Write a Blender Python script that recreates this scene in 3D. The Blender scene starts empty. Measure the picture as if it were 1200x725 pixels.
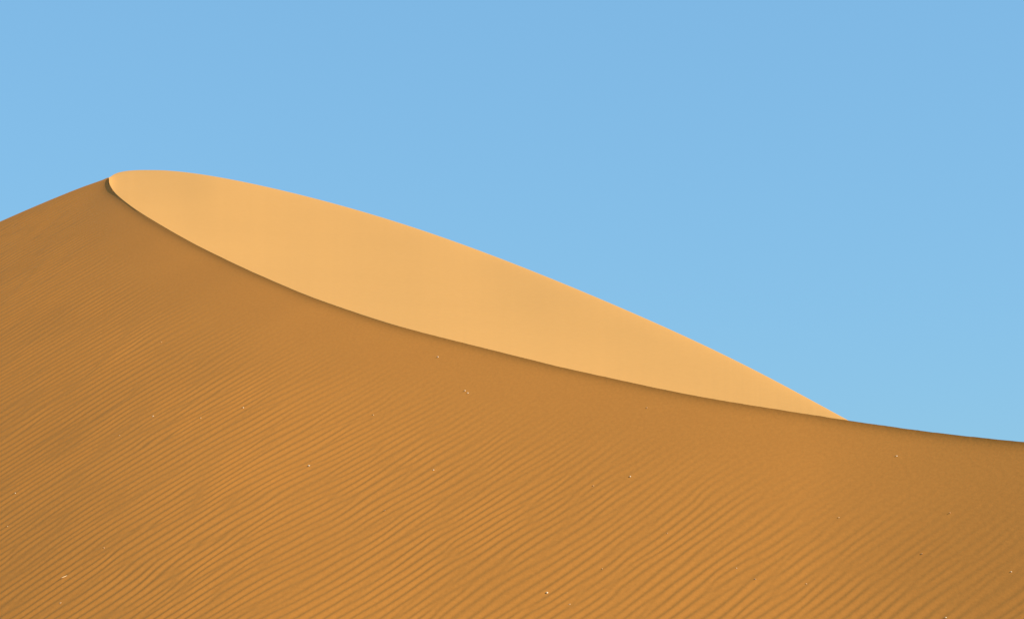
"""Sand dune under a clear blue sky: rippled near slope, sharp brink, smooth sunlit face beyond."""
import bpy, math, random
import numpy as np
from mathutils import Vector, kdtree

rad = math.radians
S = bpy.context.scene
COL = S.collection

# ------------------------------------------------------------------ tunables
SUN_EL, SUN_AZ = 34.0, -15.0          # azimuth measured from +X, counter-clockwise
SUN_STRENGTH, SKY_STRENGTH, EXPOSURE = 5.0, 0.138, 0.43
SAND_LIT = (0.538, 0.259, 0.067)  # the dune's sand with the far face's sunlit tone put into the colour
SAND_DIM = (0.51, 0.187, 0.029)  # same sand, deeper and redder: the slope's dimmer light put into the colour
GROUND = -1.7
SKY_TINT = (1.115, 1.99, 2.68)
FOCAL = 2239.0                       # photo pixels (1200 wide)
PITCH = math.atan(387.5 / FOCAL)

# ------------------------------------------------------------------ small numeric helpers
rng = np.random.default_rng(11)
TAB = rng.random((256, 256))


def vnoise(x, y):
    xi, yi = np.floor(x).astype(np.int64), np.floor(y).astype(np.int64)
    fx, fy = x - xi, y - yi
    fx = fx * fx * fx * (fx * (fx * 6 - 15) + 10)
    fy = fy * fy * fy * (fy * (fy * 6 - 15) + 10)
    a = TAB[xi & 255, yi & 255]; b = TAB[(xi + 1) & 255, yi & 255]
    c = TAB[xi & 255, (yi + 1) & 255]; d = TAB[(xi + 1) & 255, (yi + 1) & 255]
    return (a + (b - a) * fx) * (1 - fy) + (c + (d - c) * fx) * fy


def fbm(x, y, octaves=4):
    s, amp, tot = 0.0, 1.0, 0.0
    for k in range(octaves):
        s = s + amp * (vnoise(x * 2 ** k + 17.3 * k, y * 2 ** k - 9.1 * k) - 0.5)
        tot += amp; amp *= 0.5
    return 2 * s / tot


def sstep(e0, e1, x):
    t = np.clip((x - e0) / (e1 - e0), 0, 1)
    return t * t * (3 - 2 * t)


def pchip(xs, ys):
    xs, ys = np.asarray(xs, float), np.asarray(ys, float)
    h = np.diff(xs); dl = np.diff(ys) / h
    m = np.zeros_like(xs); m[0], m[-1] = dl[0], dl[-1]
    for i in range(1, len(xs) - 1):
        if dl[i - 1] * dl[i] > 0:
            w1, w2 = 2 * h[i] + h[i - 1], h[i] + 2 * h[i - 1]
            m[i] = (w1 + w2) / (w1 / dl[i - 1] + w2 / dl[i])

    def f(x):
        x = np.asarray(x, float)
        i = np.clip(np.searchsorted(xs, x) - 1, 0, len(xs) - 2)
        t = np.clip((x - xs[i]) / h[i], 0, 1)
        return ((1 + 2 * t) * (1 - t) ** 2 * ys[i] + t * (1 - t) ** 2 * h[i] * m[i]
                + t * t * (3 - 2 * t) * ys[i + 1] + t * t * (t - 1) * h[i] * m[i + 1])
    return f


def cspline(xs, ys):
    """Natural cubic spline (smooth slopes for the long outlines)."""
    xs, ys = np.asarray(xs, float), np.asarray(ys, float)
    n = len(xs); h = np.diff(xs)
    A = np.eye(n); r = np.zeros(n)
    for i in range(1, n - 1):
        A[i, i - 1], A[i, i], A[i, i + 1] = h[i - 1], 2 * (h[i - 1] + h[i]), h[i]
        r[i] = 6 * ((ys[i + 1] - ys[i]) / h[i] - (ys[i] - ys[i - 1]) / h[i - 1])
    M = np.linalg.solve(A, r)

    def f(x):
        x = np.clip(np.asarray(x, float), xs[0], xs[-1])
        i = np.clip(np.searchsorted(xs, x) - 1, 0, n - 2)
        a, b = xs[i + 1] - x, x - xs[i]
        return (M[i] * a ** 3 + M[i + 1] * b ** 3) / (6 * h[i]) + (ys[i] / h[i] - M[i] * h[i] / 6) * a + (ys[i + 1] / h[i] - M[i + 1] * h[i] / 6) * b
    return f


def smooth_fit(xs, ys, lam=0.5, n=26):
    """Least-squares spline through traced points, so that single-pixel wobble leaves no bumps in the sand."""
    return cspline(xs, ys)


def ray(u, v):
    """Photo pixel -> (a, q): sideways and upward slope of the line of sight."""
    xc, yc = (np.asarray(u, float) - 600) / FOCAL, (362.5 - np.asarray(v, float)) / FOCAL
    fwd = math.cos(PITCH) - yc * math.sin(PITCH)
    return xc / fwd, (math.sin(PITCH) + yc * math.cos(PITCH)) / fwd


# ------------------------------------------------------------------ the dune's outlines (surveyed as sight-line slopes)
ridge = [(-900, 640), (-500, 480), (-250, 374), (-100, 304), (0, 259.7), (27.5, 247.6), (62.5, 232.8), (95, 219.8), (120, 210.9), (127.4, 208.2)]
tip = [(127.62, 210.0), (127.75, 212.5), (128.3, 215.2), (130, 219.0), (133.7, 224.6)]
brink = [(142.5, 233.0), (152.5, 240.8), (165, 249.4), (190, 264.6), (215, 278.9), (250, 297.0), (300, 320.4), (350, 342.0),
         (400, 360.4), (457.5, 379.2), (525, 397.2), (600, 415.8), (650, 428.2), (700, 439.5), (750, 450.3), (800, 460.6), (850, 469.6),
         (900, 477.7), (950, 485.6), (1000, 493.2), (1050, 500.4), (1100, 506.9), (1150, 512.6), (1200, 517.4), (1300, 525),
         (1500, 536), (1800, 548), (2200, 560)]
sky_edge = [(127.4, 208.2), (129.3, 207.3), (130.8, 206.2), (133.7, 204.3), (140, 202.0), (152.5, 200.0), (167.5, 199.2), (190, 199.8), (215, 201.9), (250, 206.4),
            (300, 216.0), (350, 228.0), (400, 241.2), (450, 255.8), (500, 271.6), (550, 288.9), (600, 308.1), (656.7, 331.0), (706.7, 351.8),
            (727.5, 360.6), (775, 381.0), (825, 404.2), (850, 416.4), (900, 441.6), (950, 468.2), (990, 490), (1050, 523), (1200, 600), (1500, 700), (2200, 745)]


def outline(f_pts, smooth_from=None):
    a, q = ray([p[0] for p in f_pts], [p[1] for p in f_pts])
    return a, q


ar, qr = outline(ridge); at, qt = outline(tip); ab, qb = outline(brink); as_, qs_ = outline(sky_edge)


def even(a, q, deg):
    x = (a - a.mean()) / a.std()
    c = np.polyfit(x, q, deg)
    return lambda v: np.polyval(c, (v - a.mean()) / a.std())


qs_[6:-4] = even(as_[6:-4], qs_[6:-4], 7)(as_[6:-4])      # wind-smoothed: no kinks
ca = np.concatenate([ar, at, ab]); cq = np.concatenate([qr, qt, qb])
q_tip = pchip(ca, cq)
q_brink = cspline(np.concatenate([at[-2:], ab]), np.concatenate([qt[-2:], qb]))
q_sky_tip = pchip(as_, qs_)
q_sky_long = cspline(as_[5:], qs_[5:])
A_TIP = at[0]


def q_crest(a, rough=1.0):
    w = sstep(ab[0], ab[2], a)
    nick = rough * 0.00016 * fbm(a * 160 + 3, a * 0 + 1.5, 4) * sstep(ab[1], ab[6], a)
    return q_tip(a) * (1 - w) + q_brink(np.maximum(a, at[-2])) * w + nick


def q_skyl(a):
    w = sstep(as_[6], as_[8], a)
    s = q_sky_tip(a) * (1 - w) + q_sky_long(np.maximum(a, as_[5])) * w
    return np.where(a <= ar[-1], q_tip(a), s)


# ------------------------------------------------------------------ near slope as a height field
def slope_height(x, y):
    """Large form of the rippled slope: a 32 degree face with a gentle swell and a concave foot."""
    p = -25 + 0.30 * x + 0.60 * y
    a = np.clip(x / np.maximum(y, 10.0), -1.5, 1.5)
    sl_, sr_ = np.maximum(-a - 0.12, 0), np.maximum(a - 0.15, 0)
    p = p - 0.82 * y * sl_ ** 2 / (1 + (sl_ / 0.30) ** 2) + 0.90 * y * sr_ ** 2 / (1 + (sr_ / 0.25) ** 2)
    s = (-0.65 * (x + 15.5) + 0.75 * (y - 80.0)) / 1.5
    p = p - 0.05 * 1.5 * np.where(s > 30, s, np.log1p(np.exp(np.clip(s, -40, 30))))
    p = p + 0.10 * fbm(x / 17 + 3.1, y / 17 + 8.4, 2) + 0.018 * fbm(x / 5 + 1.7, y / 5 + 4.2, 2)
    w = 0.6
    t = (p - GROUND) / w
    return GROUND - 0.06 + w * np.where(t > 30, t, np.log1p(np.exp(np.minimum(t, 30))))


def march(a, q, y0=20.0, y1=160.0, fn=slope_height):
    lo, hi = np.full_like(a, y0), np.full_like(a, y1)
    for _ in range(50):
        m = 0.5 * (lo + hi)
        up = fn(a * m, m) - q * m > 0
        hi = np.where(up, m, hi); lo = np.where(up, lo, m)
    return 0.5 * (lo + hi)


# wind ripples: a narrow band of waves, so crests fork and fade as they do in sand
RIP_DIR = math.atan2(0.52, 0.86)
NW = 70
rip_ang = rng.normal(0, rad(5.3), NW)
rip_len = np.exp(rng.normal(0, 0.14, NW))
rip_ph = rng.random(NW) * 2 * math.pi


def ripples(x, y):
    """(height of the wind ripples in metres) for flat arrays."""
    wx = x + 0.35 * fbm(x / 6 + 5, y / 6 + 2, 2); wy = y + 0.30 * fbm(x / 6 + 31, y / 6 + 77, 2) + 0.055 * fbm(x / 1.1 + 3, y / 1.1 + 7, 2)
    # spacing grows a little with height on the slope: stretch the cross-ripple coordinate
    c = np.zeros_like(x); s = np.zeros_like(x)
    n0, n1 = -math.sin(RIP_DIR), math.cos(RIP_DIR)
    cross, along = n0 * wx + n1 * wy, n1 * wx - n0 * wy
    cx = np.clip(wx, -30, 30)
    cross = cross - np.where(cx < 0, 0.0045, -0.006) * (cx * cx + 2 * np.abs(cx) * (np.abs(wx) - np.abs(cx)))            # their run turns gently round the dune
    # the ripples are set wider apart higher on the dune
    lam0, grow = 0.30, 0.0036
    lam = np.maximum(lam0 + grow * (cross - 33), 0.15)
    cs = lam0 / grow * np.log(lam / lam0)
    for k in range(NW):
        kk = 2 * math.pi / (lam0 * rip_len[k])
        ph = kk * (math.cos(rip_ang[k]) * cs + math.sin(rip_ang[k]) * along * 0.8) + rip_ph[k]
        c += np.cos(ph); s += np.sin(ph)
    amp = np.sqrt(c * c + s * s) / math.sqrt(NW / 2)
    phi = np.arctan2(s, c)
    prof = -(np.sin(phi) + 0.04 * np.sin(2 * phi))      # long lit backs, short shaded lee faces
    e = 1.1 * (1 - np.exp(-1.8 * amp))
    return prof * e * 0.042 * lam


# ------------------------------------------------------------------ columns and rows of the dune mesh
u_in = np.arange(-45, 1246, 0.6)
u_tip = np.concatenate([np.arange(122.4, 128.5, 0.15), np.arange(128.5, 138, 0.35)])
g = 0.6 * np.cumsum(1.06 ** np.arange(95))
g = g[g < 850]
U = np.unique(np.round(np.concatenate([u_in[(u_in < 121.5) | (u_in > 138)], u_tip, -45 - g, 1246 + g]), 4))
A, _ = ray(U, np.full_like(U, 300.0))
QC, QS = q_crest(A), q_skyl(A)
YC = march(A, QC)
XC = A * YC
ZC = YC * QC
NC = len(A)

LEFT = A < A_TIP - 1e-4


def lip_drop(x, y, d):
    near = np.exp(-((x - TIP_XY[0]) ** 2 + (y - TIP_XY[1]) ** 2) / 2.5 ** 2)
    return 0.065 * (1 - np.exp(-d / 0.12)) + 0.06 * near * (1 - np.exp(-d / 0.25))


def brink_dist(x, y):
    return np.array([tree.find((px_, py_, 0))[2] for px_, py_ in zip(np.ravel(x), np.ravel(y))]).reshape(np.shape(x))


tree = kdtree.KDTree(NC)
n_in = 0
for i in range(NC):
    if A[i] >= A_TIP - 1e-4:
        tree.insert((XC[i], YC[i], 0), i); n_in += 1
tree.balance()
i_tip = int(np.argmax(~LEFT))
TIP_XY = (XC[i_tip + 12], YC[i_tip + 12])
# beyond the brink's end the ridge is a plain crest of the lowered slope
YC[LEFT] = march(A[LEFT], QC[LEFT], fn=lambda x, y: slope_height(x, y) - lip_drop(x, y, brink_dist(x, y)))
XC = A * YC; ZC = YC * QC

# rows: dense in view, then out to the foot of the slope
a_bot, q_bot = ray(U, np.full_like(U, 790.0))
YB = march(A, np.minimum(q_bot, QC - 0.01))
NR = 1050
t = np.linspace(0, 1, NR)
t = t - 0.10 * np.sin(math.pi * t) * (1 - t)          # closer rows near the brink
inv = 1 / YC[None, :] + (1 / YB - 1 / YC)[None, :] * t[:, None]
q_even = pchip(np.concatenate([ar[:-2], ab[3:]]), np.concatenate([qr[:-2], qb[3:]]))(A)
YE = march(A, q_even)
inv = 1 / YE[None, :] + (1 / YB - 1 / YE)[None, :] * t[:, None] + (1 / YC - 1 / YE)[None, :] * (np.exp(-t / 0.10) * (1 - t))[:, None]
Yr = 1 / inv
foot = np.linspace(0, 1, 25)[1:, None]
Yf = YB[None, :] + (24.0 - YB)[None, :] * foot
Yall = np.concatenate([Yr, Yf], 0)
Xall = A[None, :] * Yall
Z0 = slope_height(Xall, Yall)

# distance to the brink on a coarse sub-grid, exact for the rows next to it
dist = np.empty_like(Yall)
ri = np.unique(np.concatenate([np.arange(0, 120), np.arange(120, Yall.shape[0], 20), [Yall.shape[0] - 1]]))
sub = np.empty((len(ri), NC))
for k, r in enumerate(ri):
    for j in range(NC):
        sub[k, j] = tree.find((Xall[r, j], Yall[r, j], 0))[2]
rr = np.arange(Yall.shape[0])
k = np.clip(np.searchsorted(ri, rr, side="right") - 1, 0, len(ri) - 2)
f = ((rr - ri[k]) / (ri[k + 1] - ri[k]))[:, None]
dist = sub[k] * (1 - f) + sub[k + 1] * f

LIP = 0.065
Zs = Z0 - lip_drop(Xall, Yall, dist)

rip_fade = sstep(0.8, 6.0, dist + 3.0 * sstep(-0.19, -0.25, A)[None, :] * np.minimum(dist, 1))
patch = 0.86 + 0.20 * sstep(-0.35, 0.35, fbm(Xall / 7.5 + 40, Yall / 11 + 12, 3))
rz = ripples(Xall.ravel(), Yall.ravel()).reshape(Xall.shape) * np.interp(A, [-0.30, -0.20, 0.0, 0.15, 0.27], [1.15, 1.12, 0.94, 0.72, 0.66])[None, :] * (1 - 0.22 * sstep(58, 78, Yall))
toe = sstep(0.2, 2.0, Z0 - GROUND)
ridge_fade = sstep(0.2, 1.8, YC[None, :] - Yall)
Zs = Zs + rz * rip_fade * patch * toe * ridge_fade
Zs[0] = ZC


def link(ob, **props):
    COL.objects.link(ob)
    for k_, v_ in props.items():
        ob[k_] = v_
    return ob


def grid_object(name, X, Y, Z, mat, parent=None):
    nr, nc = X.shape
    me = bpy.data.meshes.new(name)
    co = np.stack([X, Y, Z], -1).reshape(-1, 3).astype(np.float32)
    idx = np.arange(nr * nc).reshape(nr, nc)
    q4 = np.stack([idx[:-1, :-1], idx[:-1, 1:], idx[1:, 1:], idx[1:, :-1]], -1).reshape(-1, 4)
    p, a_, b_ = co[q4[:, 0]], co[q4[:, 1]], co[q4[:, 3]]
    if np.median(np.cross(a_ - p, b_ - p)[:, 2]) < 0:
        q4 = q4[:, ::-1]
    me.vertices.add(len(co)); me.vertices.foreach_set("co", co.ravel())
    me.loops.add(q4.size); me.loops.foreach_set("vertex_index", q4.ravel().astype(np.int32))
    me.polygons.add(len(q4))
    me.polygons.foreach_set("loop_start", np.arange(0, q4.size, 4, dtype=np.int32))
    me.polygons.foreach_set("loop_total", np.full(len(q4), 4, np.int32))
    me.update(calc_edges=True)
    me.polygons.foreach_set("use_smooth", np.ones(len(q4), bool))
    me.materials.append(mat)
    ob = bpy.data.objects.new(name, me)
    COL.objects.link(ob)
    ob.parent = parent
    return ob


# ------------------------------------------------------------------ materials
def sand(name, rgb, grain_scale, grain_bump, mottle, stretch=None):
    m = bpy.data.materials.new(name); m.use_nodes = True
    n, l = m.node_tree.nodes, m.node_tree.links
    bs = n["Principled BSDF"]
    bs.inputs["Roughness"].default_value = 0.95
    bs.inputs["Specular IOR Level"].default_value = 0.12
    co = n.new("ShaderNodeTexCoord")
    mp = n.new("ShaderNodeMapping"); l.new(co.outputs["Object"], mp.inputs["Vector"])
    if stretch:
        mp.inputs["Rotation"].default_value = (0, 0, stretch[0]); mp.inputs["Scale"].default_value = stretch[1]
    big = n.new("ShaderNodeTexNoise"); big.inputs["Scale"].default_value = 0.16; big.inputs["Detail"].default_value = 5
    l.new(mp.outputs["Vector"], big.inputs["Vector"])
    fine = n.new("ShaderNodeTexNoise"); fine.inputs["Scale"].default_value = grain_scale; fine.inputs["Detail"].default_value = 3
    l.new(co.outputs["Object"], fine.inputs["Vector"])
    r1 = n.new("ShaderNodeMapRange"); r1.inputs["From Min"].default_value = 0.3; r1.inputs["From Max"].default_value = 0.7
    r1.inputs["To Min"].default_value = 1 - mottle; r1.inputs["To Max"].default_value = 1 + mottle
    l.new(big.outputs["Fac"], r1.inputs["Value"])
    r2 = n.new("ShaderNodeMapRange"); r2.inputs["From Min"].default_value = 0.25; r2.inputs["From Max"].default_value = 0.75
    r2.inputs["To Min"].default_value = 1 - mottle * 1.3; r2.inputs["To Max"].default_value = 1 + mottle * 1.3
    l.new(fine.outputs["Fac"], r2.inputs["Value"])
    mu = n.new("ShaderNodeMath"); mu.operation = "MULTIPLY"
    l.new(r1.outputs["Result"], mu.inputs[0]); l.new(r2.outputs["Result"], mu.inputs[1])
    mx = n.new("ShaderNodeVectorMath"); mx.operation = "SCALE"; mx.inputs[0].default_value = rgb
    l.new(mu.outputs["Value"], mx.inputs["Scale"])
    l.new(mx.outputs["Vector"], bs.inputs["Base Color"])
    bp = n.new("ShaderNodeBump"); bp.inputs["Strength"].default_value = grain_bump; bp.inputs["Distance"].default_value = 0.02
    l.new(fine.outputs["Fac"], bp.inputs["Height"]); l.new(bp.outputs["Normal"], bs.inputs["Normal"])
    return m


m_dim = sand("dim_rippled_sand", SAND_DIM, 9.0, 0.20, 0.035)  # lit and dim versions of one sand, tone carried by base colour
m_lit = sand("lit_smooth_sand", SAND_LIT, 5.0, 0.03, 0.014)
m_ground = sand("desert_sand", SAND_DIM, 6.0, 0.15, 0.04)


def stone(name, rgb):
    m = bpy.data.materials.new(name); m.use_nodes = True
    n, l = m.node_tree.nodes, m.node_tree.links
    bs = n["Principled BSDF"]; bs.inputs["Roughness"].default_value = 0.4
    ns = n.new("ShaderNodeTexNoise"); ns.inputs["Scale"].default_value = 30
    cr = n.new("ShaderNodeValToRGB")
    cr.color_ramp.elements[0].position = 0.3; cr.color_ramp.elements[0].color = (rgb[0] * 0.8, rgb[1] * 0.78, rgb[2] * 0.72, 1)
    cr.color_ramp.elements[1].position = 0.7; cr.color_ramp.elements[1].color = (*rgb, 1)
    l.new(ns.outputs["Fac"], cr.inputs["Fac"]); l.new(cr.outputs["Color"], bs.inputs["Base Color"])
    return m


m_pale = stone("pale_quartz_stone", (0.84, 0.64, 0.38))
m_buff = stone("buff_stone", (0.70, 0.41, 0.17))
m_straw = stone("dry_straw", (0.88, 0.60, 0.29))

# ------------------------------------------------------------------ the dune
def MU_TABLE(u):
    """How much steeper than the line of sight the smooth face climbs, along the brink."""
    return pchip([-1000, 127, 250, 400, 550, 700, 800, 900, 1000, 2300], [0.146, 0.146, 0.165, 0.162, 0.168, 0.199, 0.224, 0.242, 0.253, 0.253])(u)


dune = link(bpy.data.objects.new("sand_dune", None), kind="structure", category="dune",
            label="tall orange sand dune with rippled near slope and smooth bright face")
slope = grid_object("rippled_slope", Xall, Yall, Zs, m_dim, dune)
slope["label"] = "darker rippled sand slope facing the viewer"

# smooth face beyond the brink: climbs away to its own skyline, then falls down the lee side
QB = q_crest(A, 0.0)
wq = sstep(ab[2], ab[7], A) * (1 - sstep(ab[-6], ab[-4], A))
QB = QB * (1 - wq) + wq * (even(ab[:-4], qb[:-4], 6)(np.clip(A, ab[0], ab[-5])) - 0.0003)                                   # the brink without its small nicks
fit = (U > 165) & (U < 1190)
YF = np.polyval(np.polyfit(A[fit], YC[fit], 5), A)     # its even run in plan
YF = np.where(U > 1190, YC, YF)
UA = 600 + FOCAL * A
raw = np.where(LEFT, 0, QS - QB) + 0.020 * sstep(480, 1030, UA)
D = np.where(UA > 600, 0.008 * np.logaddexp(0, raw / 0.008), np.maximum(raw, 0))
P = 1.16
MU = MU_TABLE(UA)
i1, i2, im = [int(np.argmin(abs(U - v_))) for v_ in (165, 225, 195)]
# behind the brink's left end lies a narrow level bench; the face above it is one even plane
gp = np.linalg.solve(np.array([[A[im], 1.0], [A[i2] * YF[i2] - A[i1] * YF[i1], YF[i2] - YF[i1]]]), [QB[im] + MU[im], QB[i2] * YF[i2] - QB[i1] * YF[i1]])
YP = YF[im] * (QB[im] - gp[0] * A[im] - gp[1]) / (QB - gp[0] * A - gp[1])
wl = 1 - sstep(140, 210, U)
bench = np.where(LEFT, 0, 0.12 * np.logaddexp(0, (YP * wl + YF * (1 - wl) - YC) / 0.12))
L = P * D * YC / MU
YC2 = YC + bench
L = L * YC2 / YC
YS = YC2 + L
QSS = np.where(LEFT, QC, QS)
nb, nf, nl = 16, 200, 110
tb = np.linspace(0, 1, nb)[:, None]
tf = np.linspace(0, 1, nf)[1:-1, None]
Lee = np.concatenate([np.linspace(0, 6, 50)[:, None], np.linspace(6, 75, nl - 49)[1:, None]], 0)
Yb = np.concatenate([YC[None, :] + bench[None, :] * tb, YC2[None, :] + L[None, :] * tf, YS[None, :] + Lee], 0)
Xb = A[None, :] * Yb
tau = np.clip((Yb - YC2[None, :]) / np.maximum(L[None, :], 1e-6), 0, 1)
face = Yb * (QSS[None, :] - D[None, :] * (1 - tau) ** P)
face[:nb] = ZC[None, :] + ((QSS - D) * YC2 - ZC)[None, :] * tb - 0.10 * (1 - (2 * tb - 1) ** 2) * np.minimum(bench, 1)[None, :]
past = np.maximum(Yb - YS[None, :], 0)
bend = 0.075
fall = np.where(past < 6, -bend * past ** 2, -bend * 36 - 2 * bend * 6 * (past - 6))
face = np.where(past > 0, QSS[None, :] * Yb + fall, face)
lee = ZC[None, :] - 0.42 * (Yb - YC[None, :])
lee = np.where((A < A_TIP)[None, :], -99, lee)
hid = (UA > 640)[None, :]
Zb = np.where(hid, np.maximum(face, lee), face)
Zb = np.maximum(Zb, GROUND - 0.4)
Zb[0] = ZC
drift = 0.012 * fbm(Xb / 6 + 60, Yb / 9 + 22, 3)
Zb[1:] += drift[1:] * sstep(0.0, 5.0, Yb[1:] - YC2[None, :]) * sstep(0, 4.0, L)[None, :] * (past[1:] <= 0) * sstep(1.0, 0.75, tau[1:])
smooth = grid_object("smooth_face", Xb, Yb, Zb, m_lit, dune)
smooth["label"] = "smooth bright sand face rising beyond the dark brink"

# ------------------------------------------------------------------ desert floor to the horizon
gx = np.concatenate([-np.geomspace(6000, 60, 40), np.linspace(-55, 55, 30), np.geomspace(60, 6000, 40)])
GX, GY = np.meshgrid(gx, gx + 20)
GZ = GROUND + 0.10 * fbm(GX / 9, GY / 9, 3) - 0.05
ground = grid_object("desert_ground", GX, GY, GZ, m_ground)
ground["kind"] = "structure"; ground["label"] = "flat orange desert ground at the foot of the dune"

# ------------------------------------------------------------------ pebbles on the rippled slope


def full_height(x, y):
    return slope_height(x, y) - LIP + ripples(np.atleast_1d(x), np.atleast_1d(y)) * 0.8


def pebble_mesh(name, seed, scale, mat):
    r = random.Random(seed)
    import bmesh
    bm = bmesh.new(); bmesh.ops.create_icosphere(bm, subdivisions=3, radius=1)
    cuts = [(Vector((r.gauss(0, 1), r.gauss(0, 1), r.gauss(0, 1))).normalized(), r.uniform(0.62, 0.9)) for _ in range(9)]
    for v in bm.verts:
        for nrm, d in cuts:
            e = v.co.dot(nrm) - d
            if e > 0:
                v.co -= nrm * e * 0.85
        v.co *= 1 + 0.03 * math.sin(7 * v.co.x + seed) * math.cos(6 * v.co.y)
        v.co = Vector((v.co.x * scale[0], v.co.y * scale[1], v.co.z * scale[2]))
    me = bpy.data.meshes.new(name); bm.to_mesh(me); bm.free()
    for p in me.polygons:
        p.use_smooth = True
    me.materials.append(mat)
    return me


shapes = [pebble_mesh("pebble", 3 + i, sc_, m_) for i, (sc_, m_) in enumerate([
    ((1.0, 0.85, 0.75), m_pale), ((1.15, 0.8, 0.6), m_pale), ((1.0, 0.95, 0.7), m_buff), ((1.3, 0.8, 0.55), m_buff)])]
shard = pebble_mesh("straw", 41, (3.0, 0.5, 0.45), m_straw)

# photo position, radius in photo pixels, shape, label
PEBBLES = [
    (641, 694, 2.3, 0, "largest and whitest pebble, low down on the rippled slope"),
    (362, 545.5, 1.9, 0, "round bright pebble on a ripple crest in the mid slope below the bright face"),
    (513, 418, 1.5, 0, "small pale pebble on smooth sand just under the brink"),
    (545, 457.5, 1.4, 1, "upper left stone of the close pair below the brink"),
    (548.3, 460.3, 1.5, 0, "lower right stone of the close pair below the brink"),
    (437.5, 486, 1.3, 2, "faint buff pebble where the ripples begin under the brink"),
    (738.5, 558, 1.7, 0, "pale pebble alone at the upper end of a ripple patch"),
    (695.5, 569, 1.5, 3, "flattish buff pebble down slope of a rounder pale one"),
    (667.5, 707.5, 1.5, 3, "buff pebble just right of and below the whitest pebble"),
    (706, 666, 1.2, 2, "tiny buff pebble up slope from the whitest pebble, to its right"),
    (758, 477.5, 1.2, 2, "single tiny pebble on the smooth band under the middle of the brink"),
    (782, 624.5, 1.2, 2, "tiny buff pebble in the coarse ripples halfway down the right side"),
    (863, 665, 1.2, 3, "tiny flat pebble, left one of two in the coarse lower ripples"),
    (885, 678, 1.4, 1, "pale flat pebble, right one of two in the coarse lower ripples"),
    (945, 683.5, 1.3, 2, "buff pebble in coarse ripples near the bottom edge right of the flat pair"),
    (983, 606, 1.5, 3, "buff pebble on the coarse ripples below the right end of the bright face"),
    (1080, 648.5, 1.8, 3, "wide buff pebble in the lower right of the slope"),
    (1113, 600.5, 1.4, 2, "small buff pebble up slope of the wide one at lower right"),
    (1185, 669.5, 1.6, 0, "pale pebble nearest the right edge of the view, low on the slope"),
    (1108.5, 723, 1.7, 1, "pale pebble cut by the bottom edge at lower right"),
    (1051, 534, 1.6, 1, "pale pebble on smooth sand under the low right end of the brink"),
    (1111, 514, 1.2, 2, "tiny buff pebble right against the brink at its low right end"),
    (1066, 515, 1.1, 3, "tiny flat pebble between the brink and the pale pebble at right"),
    (508, 550.5, 1.4, 0, "small pale pebble in the middle of the rippled slope"),
    (450.5, 598, 1.5, 3, "flat buff pebble in the ripples down slope of the middle of the view"),
    (285, 477.5, 1.5, 0, "pale pebble where the left ripples fade into smooth sand"),
    (235, 489.5, 1.3, 2, "small buff pebble, right of the flat pale one among left ripples"),
    (179, 487.5, 1.6, 1, "flat pale pebble on the tight ripples of the left slope"),
    (189, 401, 1.1, 2, "tiny buff pebble, highest one on the left slope"),
    (140, 510, 1.4, 3, "flat buff pebble left of and below the flat pale one on left ripples"),
    (18, 577.5, 1.5, 1, "pale pebble close to the left edge, halfway down"),
    (9, 616.5, 1.3, 2, "buff pebble at the left edge below the pale one"),
    (122, 641.5, 1.2, 2, "tiny buff pebble up slope of the long straw-like sliver"),
    (71, 706, 1.5, 1, "pale pebble in the bottom left corner under the long sliver"),
]
ps = np.array([(p[0], p[1]) for p in PEBBLES])
pa, pq = ray(ps[:, 0], ps[:, 1])
py = march(pa, pq, fn=full_height)
px = pa * py
rnd = random.Random(5)
for i, (u_, v_, r_, k_, lab) in enumerate(PEBBLES):
    ob = bpy.data.objects.new("pebble", shapes[k_])
    rr_ = 0.8 * r_ / FOCAL * py[i]
    ob.location = (px[i], py[i], float(full_height(px[i:i + 1], py[i:i + 1])[0]) - 0.12 * rr_)
    ob.scale = (rr_,) * 3
    ob.rotation_euler = (rad(30) + rnd.uniform(-.3, .3), rnd.uniform(-.4, .4), rnd.uniform(0, 6.28))
    link(ob, label=lab, category="pebble", group="pebbles scattered on the rippled slope", kind="thing")
sa, sq = ray(np.array([75.3]), np.array([676.0]))
sy = march(sa, sq, fn=full_height); sx = sa * sy
so = bpy.data.objects.new("straw_sliver", shard)
rr_ = 1.5 / FOCAL * sy[0]
so.location = (sx[0], sy[0], float(full_height(sx, sy)[0]) + 0.35 * rr_)
so.scale = (rr_,) * 3
so.rotation_euler = Vector((0.90, 0.42, 0.40)).to_track_quat('X', 'Z').to_euler()
link(so, label="long pale straw-like sliver lying along a ripple at lower left", category="straw", kind="thing")

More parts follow.
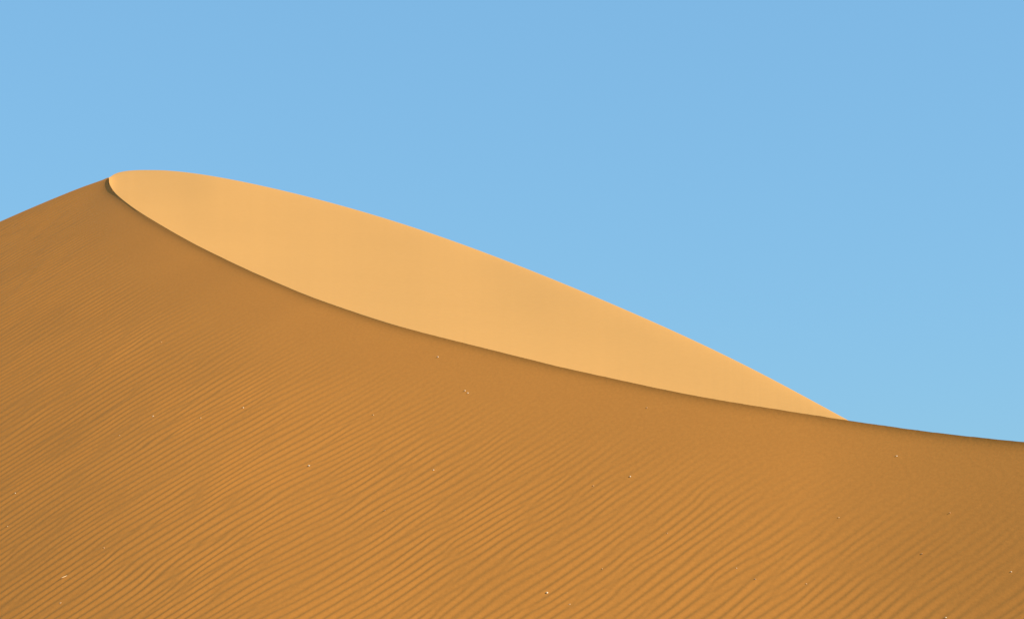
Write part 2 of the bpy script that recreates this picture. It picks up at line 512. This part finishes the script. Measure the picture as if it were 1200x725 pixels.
# ------------------------------------------------------------------ light
sun_dir = Vector((math.cos(rad(SUN_EL)) * math.cos(rad(SUN_AZ)), math.cos(rad(SUN_EL)) * math.sin(rad(SUN_AZ)), math.sin(rad(SUN_EL))))
sd = bpy.data.lights.new("sun", "SUN"); sd.energy = SUN_STRENGTH; sd.angle = rad(0.5); sd.color = (1.0, 0.94, 0.84)
so_ = bpy.data.objects.new("sun", sd); COL.objects.link(so_)
so_.rotation_euler = (-sun_dir).to_track_quat('-Z', 'Y').to_euler(); so_.location = sun_dir * 200

w = bpy.data.worlds.new("World"); S.world = w; w.use_nodes = True
n, l = w.node_tree.nodes, w.node_tree.links
sky = n.new("ShaderNodeTexSky"); sky.sky_type = 'NISHITA'; sky.sun_disc = False
sky.sun_elevation = rad(SUN_EL); sky.sun_rotation = rad(90 - SUN_AZ)
sky.altitude = 500; sky.air_density = 1.7; sky.dust_density = 0.0; sky.ozone_density = 10.0
gm = n.new("ShaderNodeGamma"); gm.inputs["Gamma"].default_value = 0.3
tint = n.new("ShaderNodeVectorMath"); tint.operation = "MULTIPLY"; tint.inputs[1].default_value = SKY_TINT
l.new(sky.outputs["Color"], gm.inputs["Color"]); l.new(gm.outputs["Color"], tint.inputs[0])
l.new(tint.outputs["Vector"], n["Background"].inputs["Color"])
n["Background"].inputs["Strength"].default_value = SKY_STRENGTH

# ------------------------------------------------------------------ camera
cd = bpy.data.cameras.new("camera"); cam = bpy.data.objects.new("camera", cd); COL.objects.link(cam)
cd.sensor_fit = 'HORIZONTAL'; cd.sensor_width = 36.0; cd.lens = 36.0 * FOCAL / 1200
cd.clip_end = 20000; cd.clip_start = 0.1
cam.rotation_euler = (math.pi / 2 + PITCH, 0, 0)
S.camera = cam

S.view_settings.view_transform = 'Standard'; S.view_settings.look = 'None'
S.view_settings.exposure = EXPOSURE; S.view_settings.gamma = 1.0; S.view_settings.use_curve_mapping = False
S.render.resolution_x, S.render.resolution_y = 1024, 618
S.cycles.use_denoising = True
